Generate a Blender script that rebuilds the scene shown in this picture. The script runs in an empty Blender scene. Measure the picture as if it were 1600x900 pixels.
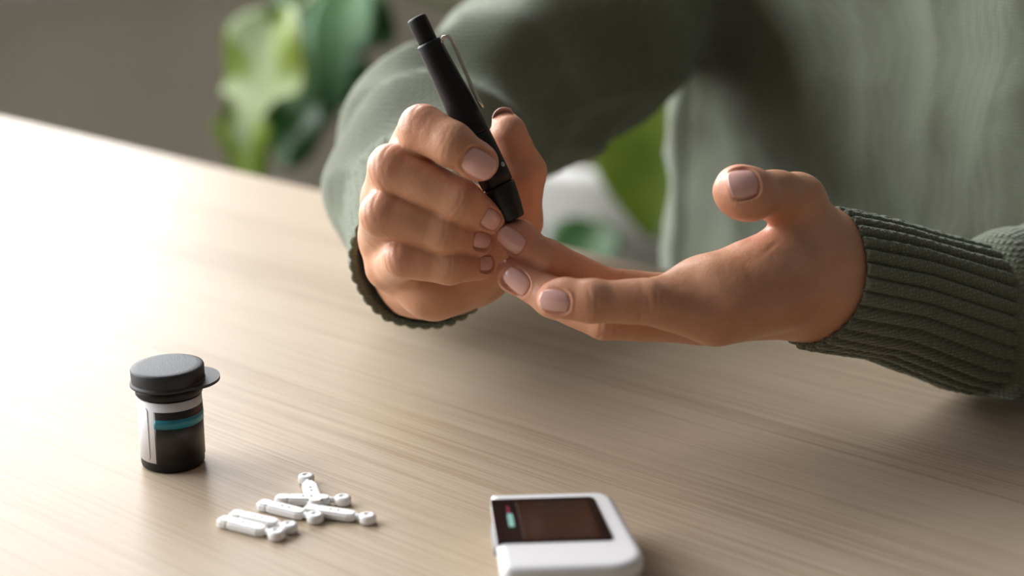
import bpy, bmesh, math, random
import numpy as np
from mathutils import Vector, Matrix, noise
from mathutils.bvhtree import BVHTree

random.seed(7)
rng = np.random.default_rng(7)
S = bpy.context.scene
COL = S.collection

# ------------------------------------------------------------------ camera
CAM = np.array([0.0, 0.0, 1.01]); FPX = 2700.0
PITCH = math.radians(17); YAW = math.radians(41)
cd = bpy.data.cameras.new('camera'); cam = bpy.data.objects.new('camera', cd); COL.objects.link(cam)
cam.location = CAM; cam.rotation_euler = (math.radians(90) - PITCH, 0, YAW)
cd.sensor_width = 36; cd.lens = FPX / 1600 * 36; cd.clip_start = 0.02
cd.dof.use_dof = True; cd.dof.focus_distance = 0.69; cd.dof.aperture_fstop = 4.6
S.camera = cam

# ------------------------------------------------------------------ world, light, exposure
w = bpy.data.worlds.new('world'); S.world = w; w.use_nodes = True
bg = w.node_tree.nodes['Background']
bg.inputs[0].default_value = (1.0, 0.98, 0.95, 1); bg.inputs[1].default_value = 0.19
S.view_settings.view_transform = 'Standard'; S.view_settings.look = 'None'
S.view_settings.exposure = 0.0; S.view_settings.gamma = 1.0


def area(name, loc, target, sx, sy, power, color):
    l = bpy.data.lights.new(name, 'AREA'); l.shape = 'RECTANGLE'; l.size = sx; l.size_y = sy
    l.energy = power; l.color = color
    o = bpy.data.objects.new(name, l); COL.objects.link(o); o.location = loc
    d = Vector(target) - Vector(loc); o.rotation_euler = d.to_track_quat('-Z', 'Y').to_euler()
    return o


# daylight coming in through the window of the left wall
area('window_daylight', (-2.35, -0.10, 1.85), (-0.5, -0.10, 1.35), 4.1, 2.2, 300, (0.98, 0.985, 1.0))

# ------------------------------------------------------------------ frame maths
F_ = np.array([-math.sin(YAW), math.cos(YAW), 0]); R_ = np.array([math.cos(YAW), math.sin(YAW), 0])
Z_ = np.array([0, 0, 1.0])
FW = F_ * math.cos(PITCH) - Z_ * math.sin(PITCH); UP = F_ * math.sin(PITCH) + Z_ * math.cos(PITCH)


def P(px, py, d):           # a real point from its place in the photo and its distance in mm
    d = d / 1000.0
    return CAM + d * (FW + (px - 800) / FPX * R_ + (450 - py) / FPX * UP)


def T(px, py, z=0.74):      # point on a level plane
    r = FW + (px - 800) / FPX * R_ + (450 - py) / FPX * UP
    return CAM + r * (z - CAM[2]) / r[2]


def D(r, u, t):             # direction: right, up, toward the viewer
    v = R_ * r + UP * u - FW * t
    return v / np.linalg.norm(v)


def nrm(v):
    return v / np.linalg.norm(v)


# ------------------------------------------------------------------ object helpers
def link(name, me, mat=None, parent=None, smooth=True):
    o = bpy.data.objects.new(name, me); COL.objects.link(o)
    if mat: me.materials.append(mat)
    if smooth:
        me.polygons.foreach_set('use_smooth', [True] * len(me.polygons))
    if parent:
        o.parent = parent
        o.matrix_parent_inverse = Matrix.Translation(parent.location).inverted() if not any(parent.rotation_euler) else parent.matrix_basis.inverted()
    return o


def pyd(name, v, f, mat=None, parent=None, smooth=True):
    me = bpy.data.meshes.new(name); me.from_pydata([tuple(map(float, p)) for p in v], [], [tuple(map(int, q)) for q in f]); me.update()
    return link(name, me, mat, parent, smooth)


def bmo(name, bm, mat=None, parent=None, smooth=False):
    me = bpy.data.meshes.new(name); bm.to_mesh(me); bm.free(); me.update()
    return link(name, me, mat, parent, smooth)


def thing(name, label, cat, loc=(0, 0, 0), group=None):
    o = bpy.data.objects.new(name, None); COL.objects.link(o); o.location = tuple(loc); o.empty_display_size = .05
    o['label'] = label; o['category'] = cat
    if group: o['group'] = group
    return o


def box(name, lo, hi, mat, parent=None, bevel=0.0, seg=2):
    bm = bmesh.new()
    bmesh.ops.create_cube(bm, size=1)
    lo = np.array(lo); hi = np.array(hi)
    for v in bm.verts:
        v.co = Vector(((lo + hi) / 2 + np.array(v.co) * (hi - lo)).tolist())
    if bevel:
        bmesh.ops.bevel(bm, geom=bm.edges[:], offset=bevel, segments=seg, affect='EDGES', profile=.5)
    return bmo(name, bm, mat, parent)


def frame(axis):
    a = nrm(np.array(axis, float)); t = np.array([0, 0, 1.0]) if abs(a[2]) < .9 else np.array([1.0, 0, 0])
    x = nrm(np.cross(t, a)); y = np.cross(a, x)
    return x, y, a


def lathe(prof, org, axis=(0, 0, 1), n=48, xa=None):
    """prof: (r, h) from bottom to top; r=0 closes with a point"""
    x, y, a = frame(axis)
    if xa is not None:
        x = nrm(xa - a * np.dot(xa, a)); y = np.cross(a, x)
    vs, fs, rings = [], [], []
    for r, h in prof:
        if r <= 1e-7:
            rings.append([len(vs)]); vs.append(org + a * h)
        else:
            ring = []
            for i in range(n):
                t = 2 * math.pi * i / n
                ring.append(len(vs)); vs.append(org + a * h + r * (math.cos(t) * x + math.sin(t) * y))
            rings.append(ring)
    for A, B in zip(rings[:-1], rings[1:]):
        for i in range(n):
            j = (i + 1) % n
            if len(A) == 1 and len(B) == 1: continue
            if len(A) == 1: fs.append((A[0], B[j], B[i]))
            elif len(B) == 1: fs.append((A[i], A[j], B[0]))
            else: fs.append((A[i], A[j], B[j], B[i]))
    return vs, fs


def tube(pts, rad, n=12, closed_ends=True):
    pts = [np.array(p, float) for p in pts]
    rad = [rad] * len(pts) if np.isscalar(rad) else rad
    vs, fs = [], []
    x = None
    for i, p in enumerate(pts):
        t = nrm(pts[min(i + 1, len(pts) - 1)] - pts[max(i - 1, 0)])
        if x is None: x, y, _ = frame(t)
        x = nrm(x - t * np.dot(x, t)); y = np.cross(t, x)
        for k in range(n):
            a = 2 * math.pi * k / n
            vs.append(p + rad[i] * (math.cos(a) * x + math.sin(a) * y))
    for i in range(len(pts) - 1):
        for k in range(n):
            j = (k + 1) % n
            fs.append((i * n + k, i * n + j, (i + 1) * n + j, (i + 1) * n + k))
    if closed_ends:
        fs.append(tuple(range(n - 1, -1, -1))); fs.append(tuple((len(pts) - 1) * n + k for k in range(n)))
    return vs, fs


# ------------------------------------------------------------------ materials
def mat(name, color=(.5, .5, .5), rough=.5, metal=0.0, spec=.5, **kw):
    m = bpy.data.materials.new(name); m.use_nodes = True
    b = m.node_tree.nodes['Principled BSDF']
    b.inputs['Base Color'].default_value = (*color, 1); b.inputs['Roughness'].default_value = rough
    b.inputs['Metallic'].default_value = metal; b.inputs['Specular IOR Level'].default_value = spec
    for k, v in kw.items():
        b.inputs[k.replace('_', ' ')].default_value = v
    return m


def N(m, t, **kw):
    n = m.node_tree.nodes.new(t)
    for k, v in kw.items(): setattr(n, k, v)
    return n


def L(m, a, b): m.node_tree.links.new(a, b)


def bsdf(m): return m.node_tree.nodes['Principled BSDF']


def ramp(m, pts):
    r = N(m, 'ShaderNodeValToRGB'); e = r.color_ramp.elements
    while len(e) < len(pts): e.new(.5)
    for el, (p, c) in zip(e, pts): el.position = p; el.color = (*c, 1)
    return r


def math_node(m, op, a, b=None):
    n = N(m, 'ShaderNodeMath', operation=op)
    for i, v in enumerate((a, b)):
        if v is None: continue
        if isinstance(v, (int, float)): n.inputs[i].default_value = v
        else: L(m, v, n.inputs[i])
    return n.outputs[0]


def bump(m, h, strength, dist, prev=None):
    b = N(m, 'ShaderNodeBump'); b.inputs['Strength'].default_value = strength; b.inputs['Distance'].default_value = dist
    L(m, h, b.inputs['Height'])
    if prev: L(m, prev, b.inputs['Normal'])
    return b.outputs[0]


def wood_mat():
    m = mat('light_oak', rough=.40, spec=.11)
    tc = N(m, 'ShaderNodeTexCoord'); oi = N(m, 'ShaderNodeObjectInfo')
    off = N(m, 'ShaderNodeVectorMath', operation='SCALE'); off.inputs[0].default_value = (7.3, 3.1, 5.7)
    L(m, oi.outputs['Random'], off.inputs['Scale'])
    add = N(m, 'ShaderNodeVectorMath', operation='ADD')
    L(m, tc.outputs['Object'], add.inputs[0]); L(m, off.outputs[0], add.inputs[1])

    def noi(sc, detail, rough=.6, dist=0.0):
        mp = N(m, 'ShaderNodeMapping'); mp.inputs['Scale'].default_value = sc
        L(m, add.outputs[0], mp.inputs['Vector'])
        n = N(m, 'ShaderNodeTexNoise'); n.inputs['Scale'].default_value = 1; n.inputs['Detail'].default_value = detail
        n.inputs['Roughness'].default_value = rough; n.inputs['Distortion'].default_value = dist
        L(m, mp.outputs[0], n.inputs['Vector'])
        return n.outputs['Fac']
    fine = noi((7, 700, 60), 4, .7)
    mid = noi((2.2, 90, 20), 5, .6, .3)
    big = noi((1.2, 16, 6), 3, .5)
    v = math_node(m, 'ADD', math_node(m, 'MULTIPLY', fine, .68), math_node(m, 'MULTIPLY', mid, .18))
    v = math_node(m, 'ADD', v, math_node(m, 'MULTIPLY', big, .26))
    v = math_node(m, 'ADD', v, math_node(m, 'MULTIPLY', oi.outputs['Random'], .20))
    r = ramp(m, [(.45, (.265, .190, .124)), (.60, (.385, .297, .208)), (.75, (.48, .385, .285))])
    L(m, v, r.inputs[0]); L(m, r.outputs[0], bsdf(m).inputs['Base Color'])
    L(m, bump(m, fine, .25, .0004), bsdf(m).inputs['Normal'])
    rr = N(m, 'ShaderNodeMapRange'); rr.inputs[3].default_value = .30; rr.inputs[4].default_value = .44
    L(m, fine, rr.inputs[0]); L(m, rr.outputs[0], bsdf(m).inputs['Roughness'])
    return m


def skin_mat():
    m = mat('skin', (.5, .3, .2), rough=.42, spec=.42)
    b = bsdf(m)
    b.inputs['Subsurface Weight'].default_value = .22; b.inputs['Subsurface Radius'].default_value = (1.0, .35, .2)
    b.inputs['Subsurface Scale'].default_value = .004
    tc = N(m, 'ShaderNodeTexCoord')
    at = N(m, 'ShaderNodeAttribute', attribute_name='flush')
    n1 = N(m, 'ShaderNodeTexNoise'); n1.inputs['Scale'].default_value = 130; n1.inputs['Detail'].default_value = 4
    L(m, tc.outputs['Object'], n1.inputs['Vector'])
    n2 = N(m, 'ShaderNodeTexNoise'); n2.inputs['Scale'].default_value = 45; n2.inputs['Detail'].default_value = 2
    L(m, tc.outputs['Object'], n2.inputs['Vector'])
    r = ramp(m, [(.3, (.52, .255, .145)), (.7, (.62, .325, .200))])
    L(m, n2.outputs['Fac'], r.inputs[0])
    mx = N(m, 'ShaderNodeMix', data_type='RGBA'); mx.inputs['B'].default_value = (.56, .225, .155, 1)
    f = math_node(m, 'MULTIPLY', at.outputs['Fac'], math_node(m, 'ADD', n1.outputs['Fac'], .25))
    L(m, f, mx.inputs['Factor']); L(m, r.outputs[0], mx.inputs['A'])
    L(m, mx.outputs['Result'], b.inputs['Base Color'])
    vo = N(m, 'ShaderNodeTexVoronoi'); vo.inputs['Scale'].default_value = 900; vo.feature = 'DISTANCE_TO_EDGE'
    L(m, tc.outputs['Object'], vo.inputs['Vector'])
    n3 = N(m, 'ShaderNodeTexNoise'); n3.inputs['Scale'].default_value = 420; n3.inputs['Detail'].default_value = 5
    L(m, tc.outputs['Object'], n3.inputs['Vector'])
    nb = bump(m, vo.outputs['Distance'], .25, .0003)
    nb = bump(m, n3.outputs['Fac'], .30, .0006, nb)
    L(m, nb, b.inputs['Normal'])
    return m


def knit_mat(name, sc, c0=(.100, .110, .076), c1=(.170, .184, .132)):
    m = mat(name, c1, rough=.9, spec=.15)
    b = bsdf(m); b.inputs['Sheen Weight'].default_value = .35; b.inputs['Sheen Roughness'].default_value = .5
    b.inputs['Sheen Tint'].default_value = (.85, .95, .85, 1)
    tc = N(m, 'ShaderNodeTexCoord')
    wa = N(m, 'ShaderNodeTexNoise'); wa.inputs['Scale'].default_value = 60; wa.inputs['Detail'].default_value = 2
    L(m, tc.outputs['Object'], wa.inputs['Vector'])
    ad = N(m, 'ShaderNodeMix', data_type='VECTOR'); ad.inputs['Factor'].default_value = .0035
    L(m, tc.outputs['Object'], ad.inputs[4]); L(m, wa.outputs['Color'], ad.inputs[5])

    def wave(d, s):
        wv = N(m, 'ShaderNodeTexWave', wave_type='BANDS', bands_direction=d); wv.inputs['Scale'].default_value = s
        L(m, ad.outputs[1], wv.inputs['Vector']); return wv.outputs['Fac']
    h = math_node(m, 'MULTIPLY', math_node(m, 'MULTIPLY', wave('Z', sc * 1.25), math_node(m, 'ADD', wave('X', sc), .35)), math_node(m, 'ADD', wave('Y', sc), .35))
    n = N(m, 'ShaderNodeTexNoise'); n.inputs['Scale'].default_value = 900; n.inputs['Detail'].default_value = 3
    L(m, tc.outputs['Object'], n.inputs['Vector'])
    n2 = N(m, 'ShaderNodeTexNoise'); n2.inputs['Scale'].default_value = 25; n2.inputs['Detail'].default_value = 3
    L(m, tc.outputs['Object'], n2.inputs['Vector'])
    v = math_node(m, 'ADD', math_node(m, 'MULTIPLY', h, .35), math_node(m, 'MULTIPLY', n.outputs['Fac'], .35))
    v = math_node(m, 'ADD', v, math_node(m, 'MULTIPLY', n2.outputs['Fac'], .4))
    r = ramp(m, [(.2, c0), (.75, c1)]); L(m, v, r.inputs[0]); L(m, r.outputs[0], b.inputs['Base Color'])
    nb = bump(m, h, .5, .0012); nb = bump(m, n.outputs['Fac'], .4, .0008, nb)
    L(m, nb, b.inputs['Normal'])
    return m


def plaster_mat(name, c):
    m = mat(name, c, rough=.9, spec=.2)
    tc = N(m, 'ShaderNodeTexCoord'); n = N(m, 'ShaderNodeTexNoise'); n.inputs['Scale'].default_value = 5; n.inputs['Detail'].default_value = 6
    L(m, tc.outputs['Object'], n.inputs['Vector'])
    r = ramp(m, [(.3, tuple(x * .93 for x in c)), (.7, tuple(x * 1.05 for x in c))]); L(m, n.outputs['Fac'], r.inputs[0])
    L(m, r.outputs[0], bsdf(m).inputs['Base Color'])
    return m


def speck_mat(name, c, rough, scale=700, strength=.25, spec=.5):
    m = mat(name, c, rough=rough, spec=spec)
    tc = N(m, 'ShaderNodeTexCoord'); n = N(m, 'ShaderNodeTexNoise'); n.inputs['Scale'].default_value = scale; n.inputs['Detail'].default_value = 2
    L(m, tc.outputs['Object'], n.inputs['Vector'])
    L(m, bump(m, n.outputs['Fac'], strength, .0003), bsdf(m).inputs['Normal'])
    return m


def leaf_mat(name, c0, c1):
    m = mat(name, c0, rough=.38, spec=.5)
    b = bsdf(m)
    tc = N(m, 'ShaderNodeTexCoord'); n = N(m, 'ShaderNodeTexNoise'); n.inputs['Scale'].default_value = 14; n.inputs['Detail'].default_value = 3
    L(m, tc.outputs['Object'], n.inputs['Vector'])
    r = ramp(m, [(.35, c0), (.65, c1)]); L(m, n.outputs['Fac'], r.inputs[0]); L(m, r.outputs[0], b.inputs['Base Color'])
    tr = N(m, 'ShaderNodeBsdfTranslucent'); L(m, r.outputs[0], tr.inputs['Color'])
    mx = N(m, 'ShaderNodeMixShader'); mx.inputs[0].default_value = .35
    out = m.node_tree.nodes['Material Output']
    L(m, b.outputs[0], mx.inputs[1]); L(m, tr.outputs[0], mx.inputs[2]); L(m, mx.outputs[0], out.inputs['Surface'])
    return m


M = dict(
    wood=wood_mat(), skin=skin_mat(), knit=knit_mat('sage_knit', 130), rib=knit_mat('sage_rib_knit', 160),
    nail=mat('nail_polish', (.70, .41, .36), rough=.22, spec=.5, Coat_Weight=.3, Coat_Roughness=.1),
    wall=plaster_mat('taupe_plaster', (.80, .755, .645)), dark_wall=plaster_mat('light_absorbing_plaster', (.09, .085, .08)), back=plaster_mat('pale_plaster', (.30, .28, .25)),
    floor=plaster_mat('floor_screed', (.20, .17, .14)), white_paint=mat('white_paint', (.72, .70, .66), rough=.45),
    black=speck_mat('matte_black_plastic', (.007, .007, .008), .40, spec=.3),
    soft_black=speck_mat('soft_black_plastic', (.006, .006, .0065), .48, spec=.28),
    lid=speck_mat('black_lid_plastic', (.020, .020, .022), .55, scale=1500, strength=.35, spec=.42),
    chrome=mat('clip_steel', (.55, .52, .47), rough=.25, metal=1.0),
    paper=mat('white_label_paper', (.70, .69, .70), rough=.5), teal=mat('teal_print', (.010, .185, .245), rough=.4),
    blackprint=mat('black_print', (.012, .011, .011), rough=.4), greyline=mat('grey_print', (.30, .30, .32), rough=.5),
    white=mat('white_plastic', (.78, .78, .77), rough=.35, Subsurface_Weight=.1, Subsurface_Scale=.002),
    hole_shade=mat('grey_hole_shade', (.30, .30, .31), rough=.6),  # flat grey in place of the shade inside an opening
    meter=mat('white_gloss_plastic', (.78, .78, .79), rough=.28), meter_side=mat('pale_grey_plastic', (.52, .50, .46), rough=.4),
    screen=mat('dark_display', (.020, .009, .007), rough=.16), bezel=mat('black_bezel', (.005, .004, .005), rough=.2, spec=.3),  # reddish screen tint has the brown reflection painted into it
    magenta=mat('magenta_print', (.16, .008, .045), rough=.3), mint=mat('mint_print', (.25, .52, .46), rough=.3),
    pot=mat('white_ceramic', (.75, .75, .72), rough=.35), soil=plaster_mat('soil', (.05, .035, .025)),
    leaf=leaf_mat('leaf_green', (.085, .145, .006), (.17, .235, .015)), leaf_dark=leaf_mat('leaf_deep_green', (.028, .10, .018), (.05, .15, .03)),
    leaf_sheen=leaf_mat('leaf_sheen_green', (.10, .24, .10), (.16, .32, .14)),  # pale mint puts the glossy window reflection into the leaf colour
    stem=mat('stem_green', (.20, .26, .10), rough=.5), jeans=plaster_mat('blue_denim', (.09, .13, .22)),
    steel=mat('table_leg_paint', (.60, .58, .55), rough=.5),
)
# window pane: clear glass sheet
gm = bpy.data.materials.new('window_glass'); gm.use_nodes = True; nt = gm.node_tree; nt.nodes.remove(nt.nodes['Principled BSDF'])
_t = nt.nodes.new('ShaderNodeBsdfTransparent'); _g = nt.nodes.new('ShaderNodeBsdfGlossy'); _g.inputs['Roughness'].default_value = .02
_m = nt.nodes.new('ShaderNodeMixShader'); _m.inputs[0].default_value = .06
nt.links.new(_t.outputs[0], _m.inputs[1]); nt.links.new(_g.outputs[0], _m.inputs[2]); nt.links.new(_m.outputs[0], nt.nodes['Material Output'].inputs['Surface'])
M['glass'] = gm


# ------------------------------------------------------------------ setting
def struct(o): o['kind'] = 'structure'; return o


WX = -1.95            # inner face of the window wall
WY0, WY1, WZ0, WZ1 = -2.05, 1.95, .745, 2.70
FLOOR = struct(box('floor', (-2.1, -2.4, -.05), (1.9, 3.15, 0), M['floor']))
wv = []
bm = bmesh.new()
for lo, hi in (((WX - .15, -2.4, 0), (WX, 3.15, WZ0)), ((WX - .15, -2.4, WZ1), (WX, 3.15, 3.0)),
               ((WX - .15, -2.4, WZ0), (WX, WY0, WZ1)), ((WX - .15, WY1, WZ0), (WX, 3.15, WZ1))):
    r = bmesh.ops.create_cube(bm, size=1)
    for v in r['verts']:
        v.co = Vector([(l + h) / 2 + c * (h - l) for l, h, c in zip(lo, hi, v.co)])
struct(bmo('wall_left', bm, M['wall']))
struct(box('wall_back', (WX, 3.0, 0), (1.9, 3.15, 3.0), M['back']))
struct(box('wall_right', (1.9, -2.4, 0), (2.05, 3.15, 3.0), M['dark_wall']))  # out of view, added to block ambient light, dark to bounce little
struct(box('wall_front', (WX, -2.55, 0), (1.9, -2.4, 3.0), M['dark_wall']))  # behind the camera, added and kept dark to cut frontal fill
struct(box('baseboard_back', (WX, 2.985, 0), (1.9, 3.0, .09), M['white_paint']))
struct(box('trim_1', (WX - .02, WY0 - .06, WZ0 - .035), (WX + .045, WY1 + .06, WZ0), M['white_paint'], bevel=.004))
win = thing('window_1', 'wide white framed window letting daylight in on the left', 'window', (WX - .08, -.05, WZ0))
win['kind'] = 'structure'
fr = bmesh.new()
for lo, hi in (((WX - .11, WY0, WZ0), (WX - .05, WY1, WZ0 + .05)), ((WX - .11, WY0, WZ1 - .05), (WX - .05, WY1, WZ1)),
               ((WX - .11, WY0, WZ0 + .05), (WX - .05, WY0 + .05, WZ1 - .05)), ((WX - .11, WY1 - .05, WZ0 + .05), (WX - .05, WY1, WZ1 - .05))):
    r = bmesh.ops.create_cube(fr, size=1)
    for v in r['verts']:
        v.co = Vector([(l + h) / 2 + c * (h - l) for l, h, c in zip(lo, hi, v.co)])
bmo('window_frame', fr, M['white_paint'], win)
box('pane', (WX - .084, WY0 + .05, WZ0 + .05), (WX - .076, WY1 - .05, WZ1 - .05), M['glass'], win)

# ------------------------------------------------------------------ table
TZ = .74; TY1 = .7485
tab = thing('wooden_table', 'light oak table with long boards, holding the tester, vial and lancets', 'table', (-.45, .3, 0))
edges = [TY1, .682, .581, .4775, .375, .262, .150, .045, -.06, -.16]
X0, X1 = -1.72, .62
for y1, y0 in zip(edges[:-1], edges[1:]):
    b = box('board', (X0, y0, TZ - .028), (X1, y1, TZ), M['wood'], tab, bevel=.00005, seg=1)
    b.data.transform(Matrix.Translation((.45, -(y0 + y1) / 2, 0)))
    b.location = (-.45, (y0 + y1) / 2, 0); b.matrix_parent_inverse = Matrix.Translation((.45, -.3, 0))
box('apron', (X0 + .12, -.06, TZ - .10), (X1 - .12, .64, TZ - .0285), M['wood'], tab)
for x in (X0 + .08, X1 - .14):
    for y in (-.10, .63):
        box('leg', (x, y, 0), (x + .06, y + .06, TZ - .0285), M['wood'], tab, bevel=.003)


# ------------------------------------------------------------------ signed distance modelling
def smin(a, b, k):
    if k <= 1e-6: return np.minimum(a, b)
    h = np.clip(.5 + .5 * (b - a) / k, 0, 1)
    return b * (1 - h) + a * h - k * h * (1 - h)


class Field:
    def __init__(s, lo, hi, vox):
        s.lo = np.array(lo); s.vox = vox
        s.n = np.ceil((np.array(hi) - s.lo) / vox).astype(int) + 1
        s.ax = [(s.lo[i] + vox * np.arange(s.n[i])).astype(np.float32) for i in range(3)]
        s.f = np.full(s.n, 1.0, np.float32)

    def sub(s, lo, hi):
        i0 = np.clip(np.floor((lo - s.lo) / s.vox).astype(int), 0, s.n); i1 = np.clip(np.ceil((hi - s.lo) / s.vox).astype(int) + 1, 0, s.n)
        sl = tuple(slice(a, b) for a, b in zip(i0, i1))
        return sl, (s.ax[0][sl[0]][:, None, None], s.ax[1][sl[1]][None, :, None], s.ax[2][sl[2]][None, None, :])

    @staticmethod
    def dist(pr, X, Y, Z):
        if pr[0] == 'c':
            _, a, b, ra, rb = pr
            ba = b - a; l2 = float(ba @ ba) + 1e-12
            t = np.clip(((X - a[0]) * ba[0] + (Y - a[1]) * ba[1] + (Z - a[2]) * ba[2]) / l2, 0, 1)
            return np.sqrt((X - a[0] - t * ba[0])**2 + (Y - a[1] - t * ba[1])**2 + (Z - a[2] - t * ba[2])**2) - (ra + (rb - ra) * t)
        if pr[0] == 'b':         # rounded box
            _, c, A, hb, _r, rd = pr
            q = [np.abs((X - c[0]) * A[i][0] + (Y - c[1]) * A[i][1] + (Z - c[2]) * A[i][2]) - (hb[i] - rd) for i in range(3)]
            return np.sqrt(sum(np.maximum(v, 0)**2 for v in q)) + np.minimum(np.maximum(np.maximum(q[0], q[1]), q[2]), 0) - rd
        _, c, A, r = pr          # ellipsoid, rows of A are the axes
        q = [((X - c[0]) * A[i][0] + (Y - c[1]) * A[i][1] + (Z - c[2]) * A[i][2]) for i in range(3)]
        k0 = np.sqrt(sum((q[i] / r[i])**2 for i in range(3))); k1 = np.sqrt(sum((q[i] / r[i]**2)**2 for i in range(3))) + 1e-9
        return k0 * (k0 - 1) / k1

    def group(s, prims, kin, kout, sub=False):
        los, his = [], []
        for pr in prims:
            if pr[0] == 'c':
                r = max(pr[3], pr[4]); los += [np.minimum(pr[1], pr[2]) - r]; his += [np.maximum(pr[1], pr[2]) + r]
            else:
                r = max(pr[3]) * 1.3; los += [pr[1] - r]; his += [pr[1] + r]
        mg = max(kin, kout) + 3 * s.vox
        sl, (X, Y, Z) = s.sub(np.min(los, 0) - mg, np.max(his, 0) + mg)
        g = None
        for pr in prims:
            d = s.dist(pr, X, Y, Z)
            g = d if g is None else smin(g, d, kin)
        if sub: s.f[sl] = -smin(-s.f[sl], g, kout)
        else: s.f[sl] = smin(s.f[sl], g, kout)

    def mesh(s):
        f = s.f; neg = f < 0
        c = np.zeros(tuple(s.n - 1), np.int8)
        offs = [(i, j, k) for i in (0, 1) for j in (0, 1) for k in (0, 1)]
        for i, j, k in offs:
            c += neg[i:s.n[0] - 1 + i, j:s.n[1] - 1 + j, k:s.n[2] - 1 + k]
        act = (c > 0) & (c < 8); idx = np.argwhere(act)
        val = {o: f[idx[:, 0] + o[0], idx[:, 1] + o[1], idx[:, 2] + o[2]] for o in offs}
        acc = np.zeros((len(idx), 3)); cnt = np.zeros(len(idx))
        for o in offs:
            for ax in range(3):
                if o[ax]: continue
                q = list(o); q[ax] = 1; q = tuple(q)
                a, b = val[o], val[q]; m = (a < 0) != (b < 0)
                t = np.where(m, a / np.where(m, a - b, 1), 0)
                p = np.tile(np.array(o, float), (len(idx), 1)); p[:, ax] += t
                acc += p * m[:, None]; cnt += m
        V = s.lo + s.vox * (idx + acc / cnt[:, None])
        vid = np.full(act.shape, -1, np.int64); vid[act] = np.arange(len(idx))
        Q = []
        for ax in range(3):
            u, v = (ax + 1) % 3, (ax + 2) % 3
            a = np.moveaxis(neg, (ax, u, v), (0, 1, 2)); vi = np.moveaxis(vid, (ax, u, v), (0, 1, 2))
            ch = a[:-1, 1:-1, 1:-1] != a[1:, 1:-1, 1:-1]
            e = np.argwhere(ch)
            i, j, k = e[:, 0], e[:, 1] + 1, e[:, 2] + 1
            q = np.stack([vi[i, j - 1, k - 1], vi[i, j, k - 1], vi[i, j, k], vi[i, j - 1, k]], 1)
            ins = a[i, j, k]
            q[~ins] = q[~ins][:, ::-1]
            Q.append(q)
        return V, np.concatenate(Q)


def vnormals(V, Q):
    n = np.cross(V[Q[:, 2]] - V[Q[:, 0]], V[Q[:, 3]] - V[Q[:, 1]])
    o = np.zeros_like(V)
    for i in range(4): np.add.at(o, Q[:, i], n)
    return o / (np.linalg.norm(o, axis=1)[:, None] + 1e-12)


def smooth(V, Q, it, lam=.5):
    cnt = np.zeros(len(V))
    for a, b in ((0, 1), (1, 2), (2, 3), (3, 0)):
        np.add.at(cnt, Q[:, a], 1); np.add.at(cnt, Q[:, b], 1)
    for k in range(it):
        acc = np.zeros_like(V)
        for a, b in ((0, 1), (1, 2), (2, 3), (3, 0)):
            np.add.at(acc, Q[:, a], V[Q[:, b]]); np.add.at(acc, Q[:, b], V[Q[:, a]])
        V = V + (lam if k % 2 == 0 else -lam * .96) * (acc / cnt[:, None] - V)
    return V


def sstep(a, b, x):
    t = np.clip((x - a) / (b - a), 0, 1); return t * t * (3 - 2 * t)


mm = .001


def J(px, py, d, r): return (P(px, py, d), r * mm)


def chain(js): return [('c', a[0], b[0], a[1], b[1]) for a, b in zip(js[:-1], js[1:])]


def ball(p, r): return ('c', p, p + 1e-6, r * mm, r * mm)


def nail_h(nl, u, v):
    Rw = nl['W'] * .60; Rl = nl['L'] * 1.6
    y = np.clip(np.abs(v), 0, 1.35) * nl['W'] / 2; x = np.clip(np.abs(u), 0, 1.5) * nl['L'] / 2
    return np.sqrt(np.maximum(Rw**2 - y**2, Rw**2 * .02)) - Rw + np.sqrt(Rl**2 - x**2) - Rl + .0002


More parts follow.
